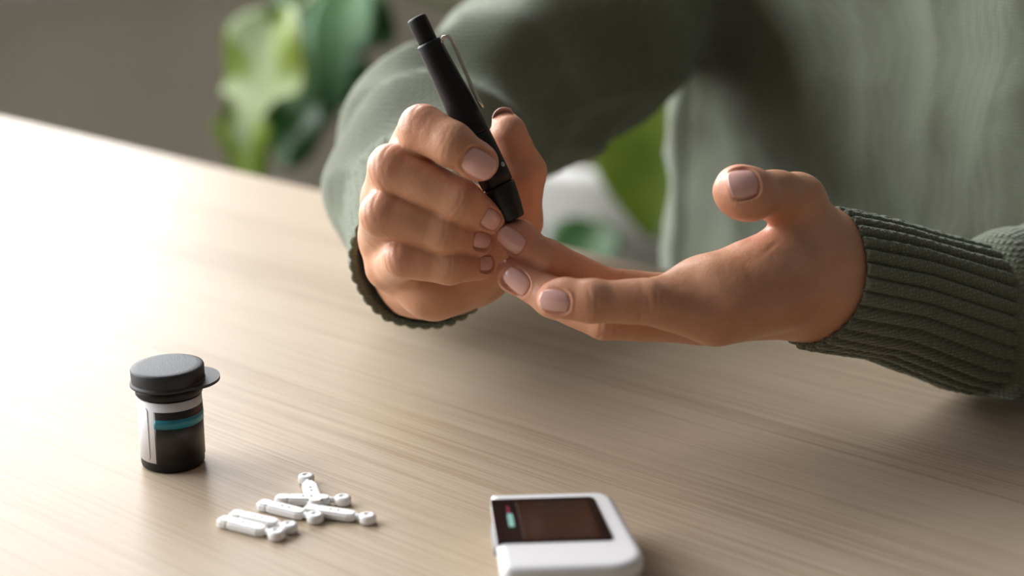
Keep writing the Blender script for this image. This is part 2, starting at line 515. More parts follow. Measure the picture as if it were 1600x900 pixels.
def hand(palm, fingers, extra, kpalm, vox, creases, nails, flush, cuts=()):
    allp = palm + extra + [p for f in fingers for p in f['prox'] + f['dist']]
    lo = np.min([np.minimum(p[1] - .02, p[2] - .02) for p in allp if p[0] == 'c'], 0); hi = np.max([np.maximum(p[1] + .02, p[2] + .02) for p in allp if p[0] == 'c'], 0)
    F = Field(lo, hi, vox)
    F.group(palm, kpalm, .001)
    for f in fingers: F.group(f['prox'], .003, f.get('kp', .003))
    if extra: F.group(extra, .003, .006)
    for f in fingers: F.group(f['dist'], f.get('k', .003), f.get('kd', .0007))
    for c in cuts: F.group(c[0], .002, c[1], sub=True)
    V, Q = F.mesh()
    V = smooth(V, Q, 4)
    n = vnormals(V, Q)
    # nail plates: a curved plate tangent to the fingertip, the skin fitted to it
    bvh = BVHTree.FromPolygons([Vector(v) for v in V.tolist()], Q.tolist())
    for nl in nails:
        if nl['ray']: o_, d_ = CAM, nrm(nl['c'] - CAM)
        else: o_, d_ = nl['c'] + nl['n'] * .012, -nl['n']
        hit = np.array(bvh.ray_cast(Vector(o_.tolist()), Vector(d_.tolist()))[0])
        m_ = (np.linalg.norm(V - hit, axis=1) < .0042) & (n @ nl['n'] > .3)
        n_ = nrm(nrm(n[m_].mean(0)) + .25 * nl['n']); nl['n'] = n_
        nl['a'] = nrm(nl['a'] - n_ * (nl['a'] @ n_)); nl['w'] = np.cross(nl['a'], n_); nl['c'] = hit
        rel = V - hit; u = rel @ nl['a'] / (nl['L'] / 2); v = rel @ nl['w'] / (nl['W'] / 2); h = rel @ n_
        rr = (np.abs(u)**2.8 + np.abs(v)**2.8)**(1 / 2.8)
        tgt = nail_h(nl, u, v) - .00028
        k = (1 - sstep(.96, 1.22, rr)) * (np.abs(h - tgt) < .0035) * (n @ n_ > -.2)
        V = V + np.outer(k * (tgt - h), n_)
        V = V + n * (.00030 * np.exp(-((rr - 1.18) / .10)**2) * (u < .7) * (np.abs(h) < .005) * (n @ n_ > 0))[:, None]
    for cr in creases:
        p, a, dn, r, offs, dep = cr[:6]; sg = cr[6] if len(cr) > 6 else .0007
        rel = V - p; s_ = rel @ a; h = rel @ dn; wd = rel @ np.cross(a, dn)
        near = np.linalg.norm(rel, axis=1) < r * 1.7
        mask = near * sstep(.15, .75, h / r) * (n @ dn > .1)
        d = np.zeros(len(V))
        for i, o in enumerate(offs):
            cv = o + .0008 * np.sin(wd / r * 3 + i * 1.7) + (o * .25) * (wd / r)**2
            d -= .8 * dep * np.exp(-((s_ - cv) / sg)**2) * (1 if i % 2 == 0 else .65) * (.55 + .45 * np.sin(wd / r * 4.1 + i * 2.3))
        d += dep * .25 * np.exp(-(s_ / (r * .55))**2)
        V = V + n * (d * mask)[:, None]
    V = V + n * np.array([noise.noise(Vector(q) * 75) * .00045 + noise.noise(Vector(q) * 190) * .00014 for q in V.tolist()])[:, None]
    fl = np.zeros(len(V))
    for p, r, k in flush:
        fl = np.maximum(fl, k * np.exp(-(np.linalg.norm(V - p, axis=1) / (r * mm))**2))
    return V, Q, fl


def nail_spec(px, py, d, a, n, Lm, Wm, ray=True):
    a = nrm(np.array(a)); n = np.array(n); n = nrm(n - a * (n @ a))
    return dict(c=P(px, py, d), a=a, n=n, L=Lm * mm, W=Wm * mm, ray=ray)


def make_nail(nl, parent):
    NU, NV = 17, 15
    vs, fs = [], []
    for i in range(NU):
        for j in range(NV):
            u = -1 + 2 * i / (NU - 1); v = -1 + 2 * j / (NV - 1)
            uu = u * math.sqrt(max(0, 1 - .36 * v * v)); vv = v * math.sqrt(max(0, 1 - .36 * u * u))
            edge = max(abs(u), abs(v))
            h = float(nail_h(nl, uu, vv)) - .0002 * (edge > .95) * (u < .7)
            vs.append(nl['c'] + nl['a'] * uu * nl['L'] / 2 + nl['w'] * vv * nl['W'] / 2 + nl['n'] * h)
    for i in range(NU - 1):
        for j in range(NV - 1):
            fs.append((i * NV + j, (i + 1) * NV + j, (i + 1) * NV + j + 1, i * NV + j + 1))
    o = pyd('fingernail', vs, fs, M['nail'], parent)
    so = o.modifiers.new('thick', 'SOLIDIFY'); so.thickness = .0005; so.offset = 1 if np.dot(np.cross(nl['a'], nl['w']), nl['n']) < 0 else -1
    return o


# ------------------------------------------------------------------ person
person = thing('person', 'person in a sage green knitted sweater pricking a fingertip at the table', 'person', (-.466, .92, 0))

# ---- left hand (palm up, fingers to the left)
nd = D(-.10, -.50, .86)
I_m, I_p, I_d, I_t = J(1116, 494, 668, 11), J(1012, 471, 656, 8.9), J(925, 470, 652, 7.9), J(866, 467, 653, 6.7)
M_m, M_p, M_d, M_t = J(1095, 502, 696, 9), J(945, 497, 677, 8.7), J(864, 465, 684, 7.6), J(803, 431, 692, 6.6)
G_m, G_p, G_d, G_t = J(1100, 470, 714, 10), J(947, 450, 701, 8.3), J(855, 406, 694, 7.7), J(802, 373, 693, 6.7)
K_m, K_p, K_d, K_t = J(1110, 462, 732, 9), J(1015, 466, 730, 7.4), J(965, 466, 727, 6.6), J(918, 462, 724, 5.8)
LW = J(1293, 433, 704, 21.5)
T_c, T_m, T_i, T_t = J(1288, 404, 700, 13), J(1247, 315, 692, 10.3), J(1212, 306, 682, 9.2), J(1161, 296, 666, 8.7)
tip_a = nrm(T_t[0] - T_i[0])
palm = [('c', I_m[0], P(1285, 440, 695), I_m[1], .0145), ('c', P(1150, 468, 671), P(1290, 425, 694), .0115, .0145), ('c', M_m[0], P(1275, 476, 706), M_m[1], .0135),
        ('c', G_m[0], P(1290, 455, 716), G_m[1], .014), ('c', K_m[0], P(1290, 450, 726), K_m[1], .013),
        ('c', T_c[0], T_m[0], T_c[1], T_m[1]), ('c', P(1206, 397, 690), P(1095, 449, 674), .0085, .0088), ('c', P(1095, 449, 674), P(1030, 467, 662), .0088, .0086),
        ('c', P(1225, 420, 688), P(1130, 458, 672), .011, .0105), ('c', LW[0], P(1345, 445, 716), .0215, .020), ('c', P(1345, 445, 716), P(1500, 490, 748), .020, .0205),
        ('c', P(1290, 410, 702), LW[0], .017, .022)]
lf = [dict(prox=chain([I_m, I_p]), dist=chain([I_p, I_d, I_t]) + [ball(I_t[0] + nd * -.0012 + D(1, 0, 0) * .004, 7.2)]),
      dict(prox=chain([M_m, M_p]), dist=chain([M_p, M_d, M_t]) + [ball(M_t[0] - nd * .001, 6.7)]),
      dict(prox=chain([G_m, G_p]), dist=chain([G_p, G_d, G_t]) + [ball(G_t[0] - nd * .0015 + D(1, 0, 0) * .003, 7.0)]),
      dict(prox=chain([K_m, K_p]), dist=chain([K_p, K_d, K_t])),
      dict(prox=chain([T_m, T_i]), dist=chain([T_i, T_t]) + [ball(T_t[0] + D(-.25, -.1, .1) * .003, 9.0), ball(T_t[0] + D(.3, -.25, 0) * .0045, 9.0)], kp=.006, kd=.004, k=.006)]
lnails = [nail_spec(865, 473, 647, D(-1, .06, .02), D(-.10, -.62, .76), 11.8, 9),
          nail_spec(804, 441, 686, D(-.83, .54, -.1), D(-.38, -.72, .58), 12.5, 9),
          nail_spec(796, 377, 687, D(-.80, .58, -.05), D(-.42, -.74, .55), 12.5, 9.2),
          nail_spec(1162, 284, 658, tip_a, D(.60, .14, .78), 12, 12)]
aI = nrm(I_t[0] - I_p[0]); aM = nrm(M_t[0] - M_p[0]); aG = nrm(G_t[0] - G_p[0])
lcre = [(I_p[0], nrm(I_d[0] - I_m[0]), nd, .0092, [-.0035, -.0015, .0008, .0028, .0046], .00035),
        (I_d[0], aI, nd, .008, [-.0015, .0005, .0022], .0002),
        (M_p[0], nrm(M_d[0] - M_m[0]), nd, .009, [-.0035, -.001, .0012, .0034], .00035),
        (M_d[0], aM, nd, .0078, [-.001, .001], .00018), (G_d[0], aG, D(.1, -.2, .97), .0078, [-.001, .0012], .00018),
        (I_p[0], nrm(I_d[0] - I_m[0]), D(0, 1, .1), .0092, [0.0], .0003), (G_d[0], aG, D(-.4, .9, 0), .008, [0.0], .0005),
        (G_p[0], aG, D(-.3, .95, 0), .0085, [0.0], .0006),
        (T_i[0], tip_a, D(.4, .3, .8), .0095, [-.003, -.001, .001, .003], .0003),
        (P(1195, 372, 684), D(-.5, .85, 0), D(-.45, .4, .8), .011, [-.004, .002], .0004, .0010)]
lflush = [(I_t[0], 13, .8), (M_t[0], 14, .9), (G_t[0], 14, .8), (I_p[0], 10, .5), (M_p[0], 10, .45), (T_t[0], 13, .85), (M_m[0], 12, .4), (P(1175, 362, 684), 9, .9), (G_p[0], 10, .4)]
LV, LQ, LF = hand(palm, lf, [], .012, .00065, lcre, lnails, lflush)

# ---- right hand (fist around the pen)
i_m, i_p, i_d, i_t = J(632, 264, 719, 10.5), J(661, 202, 677, 9.8), J(708, 226, 671, 8.6), J(750, 254, 672, 7.0)
m_m, m_p, m_d, m_t = J(606, 312, 722, 10.5), J(613, 263, 682, 9.8), J(718, 314, 681, 8.7), J(764, 342, 691, 7.0)
r_m, r_p, r_d, r_t = J(600, 370, 724, 10), J(599, 334, 685, 9.5), J(694, 364, 685, 8.2), J(744, 377, 696, 6.9)
k_m, k_p, k_d, k_t = J(612, 418, 724, 9.5), J(632, 402, 691, 8.7), J(702, 414, 691, 7.5), J(750, 414, 702, 6.4)
RW = J(672, 412, 752, 23)
hyp = J(678, 444, 723, 11.8)
t_c, t_m, t_i, t_t = J(745, 415, 748, 14), J(806, 345, 730, 10.2), J(818, 268, 713, 9.0), J(795, 207, 706, 7.4)
rpalm = [('c', i_m[0], RW[0], i_m[1], .018), ('c', m_m[0], RW[0], m_m[1], .018), ('c', r_m[0], RW[0], r_m[1], .018),
         ('c', k_m[0], hyp[0], k_m[1], hyp[1]), ('c', hyp[0], RW[0], hyp[1], .02), ('c', hyp[0], P(735, 432, 730), .0115, .0115),
         ('c', RW[0], P(668, 335, 812), .023, .023), ('c', t_c[0], t_m[0], t_c[1], t_m[1]), ('c', RW[0], t_c[0], .02, .014),
         ('c', P(690, 350, 732), P(740, 400, 724), .013, .013), ('c', P(655, 285, 730), P(770, 345, 734), .010, .0105)]
rnd = D(.1, .25, .95)
rf = [dict(prox=chain([i_m, i_p]), dist=chain([i_p, i_d, i_t]) + [ball(i_t[0] + D(-.3, .1, 0) * .002 - D(0, 0, 1) * .001, 7.4)], kp=.004),
      dict(prox=chain([m_m, m_p]), dist=chain([m_p, m_d, m_t]), kp=.004),
      dict(prox=chain([r_m, r_p]), dist=chain([r_p, r_d, r_t]), kp=.004),
      dict(prox=chain([k_m, k_p]), dist=chain([k_p, k_d, k_t]), kp=.004),
      dict(prox=chain([t_m, t_i]), dist=chain([t_i, t_t]), kp=.006, kd=.003)]
rnails = [nail_spec(749, 257, 664, D(.84, -.54, .02), D(.12, .10, .98), 13.5, 10.8),
          nail_spec(770, 344, 684, D(.72, -.42, -.55), D(.55, .10, .82), 9.5, 8),
          nail_spec(755, 376, 690, D(.80, -.15, -.5), D(.5, .10, .86), 9, 7.6),
          nail_spec(761, 412, 697, D(.85, .0, -.5), D(.5, .05, .86), 7.5, 6.6),
          nail_spec(781, 192, 711, D(-.35, .9, .05), D(-.55, -.1, -.80), 15, 11, ray=False)]
rcre = []
for (mj, pj, dj, tj), s_ in (((i_m, i_p, i_d, i_t), 1), ((m_m, m_p, m_d, m_t), 1), ((r_m, r_p, r_d, r_t), 1), ((k_m, k_p, k_d, k_t), .9)):
    ax = nrm(nrm(dj[0] - pj[0]) + nrm(pj[0] - mj[0])); dn = nrm(nrm(pj[0] - dj[0]) + nrm(pj[0] - mj[0]))
    rcre.append((pj[0], ax, dn, .0098 * s_, [-.0052, -.003, -.0012, .0008, .0028, .005], .00028))
    rcre.append((dj[0], nrm(tj[0] - pj[0]), rnd, .0088 * s_, [-.0022, -.0006, .001, .0026], .0002))
rflush = [(i_t[0], 10, .8), (m_t[0], 11, .8), (r_t[0], 11, .8), (k_t[0], 11, .9)] + [(j[0] + D(0, .2, 1) * .008, 8, .6) for j in (i_p, m_p, r_p, k_p)] + [(t_t[0], 12, .6), (t_i[0], 12, .4)]
RV, RQ, RF = hand(rpalm, rf, [], .010, .00065, rcre, rnails, rflush)

# ---- rest of the body (under the clothes), one mesh with the hands
L_el, L_sh = P(1850, 470, 775), np.array([-.292, .878, .95])
R_el, R_sh = P(690, 215, 930), P(1095, -150, 1070)
chest = np.array([-.456, .932, .80]); TURN = math.radians(18)
AT = np.array([[math.cos(TURN), -math.sin(TURN), 0], [math.sin(TURN), math.cos(TURN), 0], [0, 0, 1.0]])
EYE = np.eye(3)
B = Field((-.80, .45, .42), (-.10, 1.10, 1.14), .006)
B.group([('e', chest, AT, (.152, .078, .30))], .01, .01)
B.group([('c', R_sh, L_sh, .04, .04), ('c', np.array([-.46, .93, .97]), np.array([-.46, .92, 1.08]), .055, .05)], .04, .04)
B.group([('c', P(668, 335, 812), R_el, .023, .033), ('c', R_el, R_sh, .033, .04)], .01, .02)
B.group([('c', P(1500, 490, 748), P(1600, 490, 762), .0205, .0225), ('c', P(1600, 490, 762), L_el, .0225, .030), ('c', L_el, L_sh, .033, .04)], .01, .02)
BV, BQ = B.mesh(); BV = smooth(BV, BQ, 4)
V = np.concatenate([LV, RV, BV]); Q = np.concatenate([LQ, RQ + len(LV), BQ + len(LV) + len(RV)])
fl = np.concatenate([LF, RF, np.zeros(len(BV))])
body = pyd('body', V, Q, M['skin'], person)
at = body.data.attributes.new('flush', 'FLOAT', 'POINT'); at.data.foreach_set('value', fl.astype(np.float32))
for nl in lnails: make_nail(nl, person)
for nl in rnails: make_nail(nl, person)

# ---- sweater
SW = Field((-.84, .42, .42), (-.06, 1.12, 1.06), .0038)
SW.group([('b', np.array([-.458, .930, .72]), AT, (.186, .102, .30), 0, .062)], .01, .01)
SW.group([('c', R_sh, L_sh + np.array([0, 0, .0]), .062, .062)], .04, .05)
SW.group([('c', P(645, 332, 826), P(668, 285, 862), .0385, .042), ('c', P(668, 285, 862), R_el, .042, .046)], .02, .004)
SW.group([('c', R_el, P(928, 48, 1010), .047, .059), ('c', P(928, 48, 1010), R_sh, .059, .062)], .02, .016)
SW.group([('c', P(1592, 490, 760), P(1850, 478, 778), .0375, .045)], .01, .01)
SW.group([('c', P(1850, 478, 778), L_sh, .045, .058)], .02, .02)
# the table top carries the sleeve
zz = SW.ax[2][None, None, :]; yy = SW.ax[1][None, :, None]
SW.f = np.where(yy < TY1, np.maximum(SW.f, TZ + .0012 - zz), SW.f)
SV, SQ = SW.mesh(); SV = smooth(SV, SQ, 4)
sn = vnormals(SV, SQ)
d = np.zeros(len(SV))
el = np.array(R_el); ev = nrm(R_sh - R_el)
for i, p in enumerate(SV):
    q = Vector(p)
    a = noise.noise(q * 16.0) * .0035 + noise.noise(q * 38.0 + Vector((3, 1, 2))) * .0015
    # drape folds: ridged noise, stretched down the body
    g = noise.noise(Vector((q.x * 17, q.y * 17, q.z * 5.5)) + Vector((5.3, 0, 0)))
    a += (.003 if q.x > -.62 and q.y > .77 else .008) * (1 - abs(g) * 2.2)
    h = noise.noise(Vector((q.x * 9, q.y * 9, q.z * 24)) + Vector((1.3, 7.1, 0)))
    a += (.0025 if q.x > -.62 and q.y > .77 else .006) * (1 - abs(h) * 2.2)
    if q.z < TZ + .012 and q.y < TY1 + .01: a *= .15
    d[i] = a - .006
SV = SV + sn * d[:, None]
SV[:, 2] = np.where((SV[:, 1] < TY1) & (SV[:, 2] < TZ + .001), TZ + .001, SV[:, 2])
sweater = pyd('sweater', SV, SQ, M['knit'], person)


def make_cuff(pts, rads, nribs, rot=0.0, sq=1.0, phase=0.0, deep=.0016):
    """ribbed knitted cuff: pts[0] is the hem by the hand"""
    NS = 40; per = 8; n = nribs * per
    pts = [np.array(p) for p in pts]
    vs, fs = [], []
    axis = nrm(pts[-1] - pts[0])
    up = nrm(Z_ - axis * axis[2]); sd = np.cross(axis, up)

    def cen(t):
        k = t * (len(pts) - 1); i = min(int(k), len(pts) - 2); u = k - i
        return pts[i] * (1 - u) + pts[i + 1] * u, rads[i] * (1 - u) + rads[i + 1] * u
    rows = []
    for i in range(8): rows.append((.45 * (1 - i / 7.0) ** 1.0, -.0042 + .0006 * (i > 5), 0))       # lining, from inside to hem
    rows += [(-.010, -.0026, .3), (-.016, -.0012, .7), (-.012, -.0002, 1.0)]
    for i in range(NS): rows.append((i / (NS - 1), 0, 1.0))
    for t, dr, ribs in rows:
        c, r = cen(min(max(t, 0), 1)); c = c + axis * (t * np.linalg.norm(pts[-1] - pts[0]) if t < 0 else 0)
        for k in range(n):
            a = 2 * math.pi * k / n
            ph = (k % per) / per
            g = min(ph, 1 - ph)
            wob = .0012 * noise.noise(Vector((math.cos(a) * 1.7 + phase, math.sin(a) * 1.7, t * 3.0))) + .0004 * noise.noise(Vector((a * 8, t * 30, phase)))
            rr = r + dr + wob + ribs * (-deep * math.exp(-(g / .12)**2) + .0003 * math.cos(2 * math.pi * (ph - .5)))
            vs.append(c + rr * (math.cos(a + rot) * up * sq + math.sin(a + rot) * sd))
    for i in range(len(rows) - 1):
        for k in range(n):
            j = (k + 1) % n
            fs.append((i * n + k, i * n + j, (i + 1) * n + j, (i + 1) * n + k))
    return pyd('cuff', vs, fs, M['rib'], sweater)


sweater_root = sweater
make_cuff([P(1283, 433, 702), P(1380, 452, 722), P(1500, 492, 746), P(1560, 500, 756)], [.0300, .0298, .0325, .034], 30, .05, deep=.0024)
make_cuff([P(663, 405, 743), P(665, 374, 765), P(665, 330, 800), P(664, 318, 812)], [.0325, .0342, .037, .038], 34, .1, phase=4.0, deep=.0006)

# jeans of the seated person, under the table
JN = Field((-.70, .28, .02), (-.22, 1.10, .60), .008)
JN.group([('e', np.array([-.466, .93, .50]), EYE, (.17, .12, .10))], .01, .01)
for x in (-.56, -.37):
    JN.group([('c', np.array([x, .90, .50]), np.array([x, .50, .52]), .085, .062), ('c', np.array([x, .50, .52]), np.array([x, .56, .10]), .062, .048)], .03, .03)
jv, jq = JN.mesh(); jv = smooth(jv, jq, 4)
pyd('jeans', jv, jq, M['jeans'], person)
for x in (-.56, -.37):
    sh = Field((x - .07, .28, 0), (x + .07, .66, .14), .006)
    sh.group([('c', np.array([x, .58, .045]), np.array([x, .40, .035]), .042, .034), ('c', np.array([x, .57, .05]), np.array([x, .56, .11]), .042, .045)], .02, .02)
    sh.f = np.maximum(sh.f, .002 - sh.ax[2][None, None, :])
    a, b = sh.mesh(); pyd('shoe', a, b, M['white_paint'], person)

# ------------------------------------------------------------------ lancing pen
pA, pB = P(650, 27, 683), P(804, 342, 691)
ax = nrm(pB - pA); plen = np.linalg.norm(pB - pA); px2mm = plen / 351.0
pen = thing('lancing_pen', 'matte black lancing pen with a steel clip, held in the right hand', 'lancing device', pA)
side = nrm(D(1, .35, .25) - ax * (D(1, .35, .25) @ ax))
pr = lambda L_: [(r * px2mm, h * px2mm) for r, h in L_]
v, f = lathe(pr([(0, 0), (12, 0), (15, 1.2), (16, 4), (16, 20), (15.4, 38), (15.2, 50), (0, 50)]), pA, ax, 40)
pyd('end_button', v, f, M['soft_black'], pen)
# barrel with a scooped flank bounded by a curved ridge
prof = [(0, 43), (17, 43), (19.4, 44), (20.4, 47), (21.3, 70), (23.0, 105), (25.2, 145), (26.8, 180), (27.2, 203), (26.4, 205), (0, 205)]
v, f = lathe(pr(prof), pA, ax, 64, xa=side)
v2 = []
for p in v:
    rel = p - pA; h = rel @ ax / px2mm; rad = rel - ax * (rel @ ax); r = np.linalg.norm(rad)
    if r > 1e-5:
        ang = math.atan2(rad @ np.cross(ax, side), rad @ side)
        e = 1.05 - (h - 45) / 160 * 1.35
        k = sstep(0, .22, (abs(ang) - e)) * sstep(50, 75, h) * (1 - sstep(170, 200, h))
        p = p - rad / r * k * 1.6 * px2mm
    v2.append(p)
o = pyd('barrel', v2, f, M['black'], pen)
v, f = lathe(pr([(0, 198), (23.5, 198), (23.5, 206), (26, 206), (26.6, 207.5), (26.8, 235), (26.4, 272), (25.6, 291), (23, 291), (23, 296), (0, 296)]), pA, ax, 56)
pyd('grip', v, f, M['soft_black'], pen)
v, f = lathe(pr([(0, 293), (25, 293), (26.2, 294.5), (26, 300), (22.5, 325), (18.5, 345), (17.2, 350), (15.5, 351.5), (8, 351.5), (7, 349), (0, 349)]), pA, ax, 48)
pyd('tip_cap', v, f, M['black'], pen)
# clip: bent steel wire strip
cp = lambda h, off, lat=0: pA + ax * h * px2mm + side * off * px2mm + np.cross(ax, side) * lat * px2mm
for lat in (-3.0, 3.0):
    path = [cp(60, 16, lat), cp(50, 20, lat), cp(46, 26, lat), cp(48, 32, lat), cp(56, 35.5, lat), cp(75, 35, lat), cp(100, 33.5, lat), cp(130, 32, lat), cp(155, 31.5, lat), cp(172, 33, lat)]
    v, f = tube(path, 2.5 * px2mm, 10); pyd('clip', v, f, M['chrome'], pen)
# small round printed mark on the grip
mk = nrm(D(.80, .1, .58) - ax * (D(.80, .1, .58) @ ax)); mc = pA + ax * 265 * px2mm + mk * 26.6 * px2mm
v, f = lathe([(0, .0002), (.0010, .0002), (.0011, -.0003)], mc, mk, 16); pyd('printed_mark', v, f, M['greyline'], pen)

# ------------------------------------------------------------------ strip vial
vb = T(271, 722); vial = thing('strip_vial', 'small black test strip vial with a white, black and teal label', 'vial', vb)
RB = .0126
v, f = lathe([(0, .0001), (RB - .0012, .0001), (RB - .0003, .0006), (RB, .0016), (RB, .0325), (0, .0325)], vb, (0, 0, 1), 72); pyd('vial_body', v, f, M['soft_black'], vial)
v, f = lathe([(RB + .0001, .0303), (RB + .0006, .0306), (RB + .0007, .0337), (RB, .0341), (0, .0341)], vb, (0, 0, 1), 72); pyd('neck_ring', v, f, M['soft_black'], vial)
# lid with wide flange and thumb tab, a touch tilted
lt = nrm(np.array([0, 0, 1.0]) + R_ * -.03 + F_ * .0); lo = vb + Z_ * .0341
LR = .0143
v, f = lathe([(0, 0), (LR + .0002, 0), (LR + .0008, .0003), (LR + .0008, .0012), (LR + .0001, .0015), (LR + .0001, .0020), (LR + .0002, .0064), (LR - .0001, .0071), (LR - .0008, .0074), (LR - .003, .0075), (0, .0075)], lo, lt, 80)
lid = pyd('lid', v, f, M['lid'], vial)
ta = nrm(R_ * 1.0 + F_ * .22); ta = nrm(ta - lt * (ta @ lt)); tb = np.cross(lt, ta)
vs = []; nseg = 28
outl = []
for i in range(nseg + 1):
    a = -math.pi / 2 + math.pi * i / nseg
    outl.append((.0090 + .0113 * math.cos(a), .0130 * math.sin(a)))
outl = [(.003, -.0130)] + outl + [(.003, .0130)]
for z0 in (.0002, .0014):
    for x, y in outl: vs.append(lo + ta * x + tb * y + lt * z0)
n = len(outl); fs = [tuple(range(n - 1, -1, -1)), tuple(range(n, 2 * n))] + [(i, (i + 1) % n, n + (i + 1) % n, n + i) for i in range(n)]
pyd('thumb_tab', vs, fs, M['lid'], lid, smooth=False)


def wrap(name, a0, a1, z0, z1, off, m, parent, seg=40, thick=.00012):
    vs, fs = [], []
    for r in (RB + off, RB + off + thick):
        for i in range(seg + 1):
            a = a0 + (a1 - a0) * i / seg
            dr = R_ * math.sin(a) - F_ * math.cos(a)      # a=0 faces the viewer, + to the right
            for z in (z0, z1): vs.append(vb + dr * r + Z_ * z)
    s = 2 * (seg + 1)
    for i in range(seg):
        k = 2 * i
        fs += [(s + k, s + k + 2, s + k + 3, s + k + 1), (k, k + 1, k + 3, k + 2), (k, k + 2, s + k + 2, s + k), (k + 1, s + k + 1, s + k + 3, k + 3)]
    e = 2 * seg
    fs += [(0, s, s + 1, 1), (e, e + 1, s + e + 1, s + e)]
    return pyd(name, vs, fs, m, parent)


lab = wrap('label', -2.2, 2.4, .0042, .0297, .00002, M['paper'], vial)
wrap('black_panel', -.33, 2.3, .0040, .0260, .00016, M['blackprint'], lab)
wrap('teal_band', -.33, 2.3, .0190, .0228, .0003, M['teal'], lab)
# rounded strip along the left edge of the label
v, f = [], []
tubepts = []
for x, z in ((-.62, .0052), (-.56, .0062), (-.56, .0262), (-.62, .0272)):
    dr = R_ * math.sin(x) - F_ * math.cos(x); tubepts.append(vb + dr * (RB + .0002) + Z_ * z)
v, f = tube(tubepts, .00016, 6); pyd('label_strip_line', v, f, M['greyline'], lab)


# ------------------------------------------------------------------ lancets
def make_lancet(first=None):
    """built along +X, lying on its flat side, origin below the middle; 29 mm long"""
    r = bpy.data.objects.new('lancet', None); COL.objects.link(r); r.empty_display_size = .02
    bm = bmesh.new()
    # flat body: stepped outline extruded
    outl = [(-.0142, .0014), (-.0135, .0025), (-.0120, .0030), (-.0098, .0029), (-.0090, .0025), (-.0082, .0029), (.0040, .0029), (.0055, .0024), (.0068, .0017)]
    pts = outl + [(x, -y) for x, y in reversed(outl)]
    vs = [bm.verts.new((x, y, .0003)) for x, y in pts]; fc = bm.faces.new(vs)
    ex = bmesh.ops.extrude_face_region(bm, geom=[fc]); up_ = [g for g in ex['geom'] if isinstance(g, bmesh.types.BMVert)]
    for q in up_: q.co.z = .0034
    bmesh.ops.recalc_face_normals(bm, faces=bm.faces[:])
    bmesh.ops.bevel(bm, geom=[e for e in bm.edges if abs(e.verts[0].co.z - e.verts[1].co.z) < 1e-5], offset=.0007, segments=2, affect='EDGES')
    bmo('lancet_body', bm, M['white'], r)
    for x in (-.0035, -.0004):
        bm = bmesh.new(); bmesh.ops.create_cone(bm, cap_ends=True, segments=14, radius1=.00045, radius2=.0004, depth=.0002)
        bmesh.ops.translate(bm, verts=bm.verts[:], vec=(x, .0002, .0035)); bmo('dimple_shade', bm, M['hole_shade'], r)  # grey disc on the surface, painting the shade of a small hole
    v, f = lathe([(0, 0), (.0011, 0), (.0012, .0003), (.0012, .0026), (.0011, .0030), (0, .0030)], np.array([.0062, 0, .0019]), (1, 0, 0), 16); pyd('neck', v, f, M['white'], r)
    # twist-off cap: thick rounded disc lying flat with a stub
    v, f = lathe([(0, .0002), (.0026, .0002), (.0031, .0006), (.0032, .0010), (.0032, .0027), (.0030, .0032), (.0024, .0036), (.0012, .0037), (.0010, .0034), (0, .0034)], np.array([.0116, 0, 0]), (0, 0, 1), 24); c = pyd('twist_cap', v, f, M['white'], r)
    return r


LAN = [((337, 811), (447, 838), 0, 'white lancet nearest the viewer, its round cap toward the meter'),
       ((360, 803), (462, 826), 0, 'white lancet tucked close behind the front one, only its cap sticking out'),
       ((402, 786), (504, 811), 0, 'white lancet in the middle of the pile, its flat side up'),
       ((424, 780), (552, 781), 1, 'thin looking white lancet lying level behind the middle one'),
       ((482, 796), (578, 810), 0, 'white lancet at the right of the pile, its cap farthest right'),
       ((487, 770), (477, 743), 0, 'white lancet pointing away toward the sweater, its round cap at the back')]
proto = make_lancet()
for i, (a, b, edge, lb) in enumerate(LAN):
    if i == 0: o = proto
    else:
        o = proto.copy(); COL.objects.link(o)
        for ch in list(proto.children):
            c = ch.copy(); c.parent = o; COL.objects.link(c)
    A, Bp = T(*a, TZ + .002), T(*b, TZ + .002); A[2] = Bp[2] = TZ
    dv = Bp - A
    o.location = ((A + Bp) / 2).tolist() if i != 5 else (Bp - nrm(dv) * .0145).tolist()
    o.rotation_euler = (0, 0, math.atan2(dv[1], dv[0]))
    o['label'] = lb; o['category'] = 'lancet'; o['group'] = 'lancets scattered on the table'

# ------------------------------------------------------------------ glucose meter
MT = TZ + .0165
c0, c1, c3 = T(766, 771, MT), T(972, 765, MT), T(797, 890, MT)
ex = nrm(c1 - c0); ey = nrm(c3 - c0); ey = nrm(ey - ex * (ey @ ex)); W_ = np.linalg.norm(c1 - c0) ; H_ = (c3 - c0) @ ey
met = thing('glucose_meter', 'white blood glucose meter with a dark screen, at the bottom of the photo', 'glucose meter', (*(c0 + ex * W_ / 2 + ey * H_ / 2)[:2], TZ))


def rrect(x0, y0, x1, y1, rs, seg=8):
    pts = []
    for (cx, cy, sx, sy), r, a0 in zip(((x0, y0, 1, 1), (x1, y0, -1, 1), (x1, y1, -1, -1), (x0, y1, 1, -1)), rs, (math.pi, 1.5 * math.pi, 0, .5 * math.pi)):
        for i in range(seg + 1):
            a = a0 + .5 * math.pi * i / seg
            pts.append((cx + sx * r + r * math.cos(a), cy + sy * r + r * math.sin(a)))
    return pts


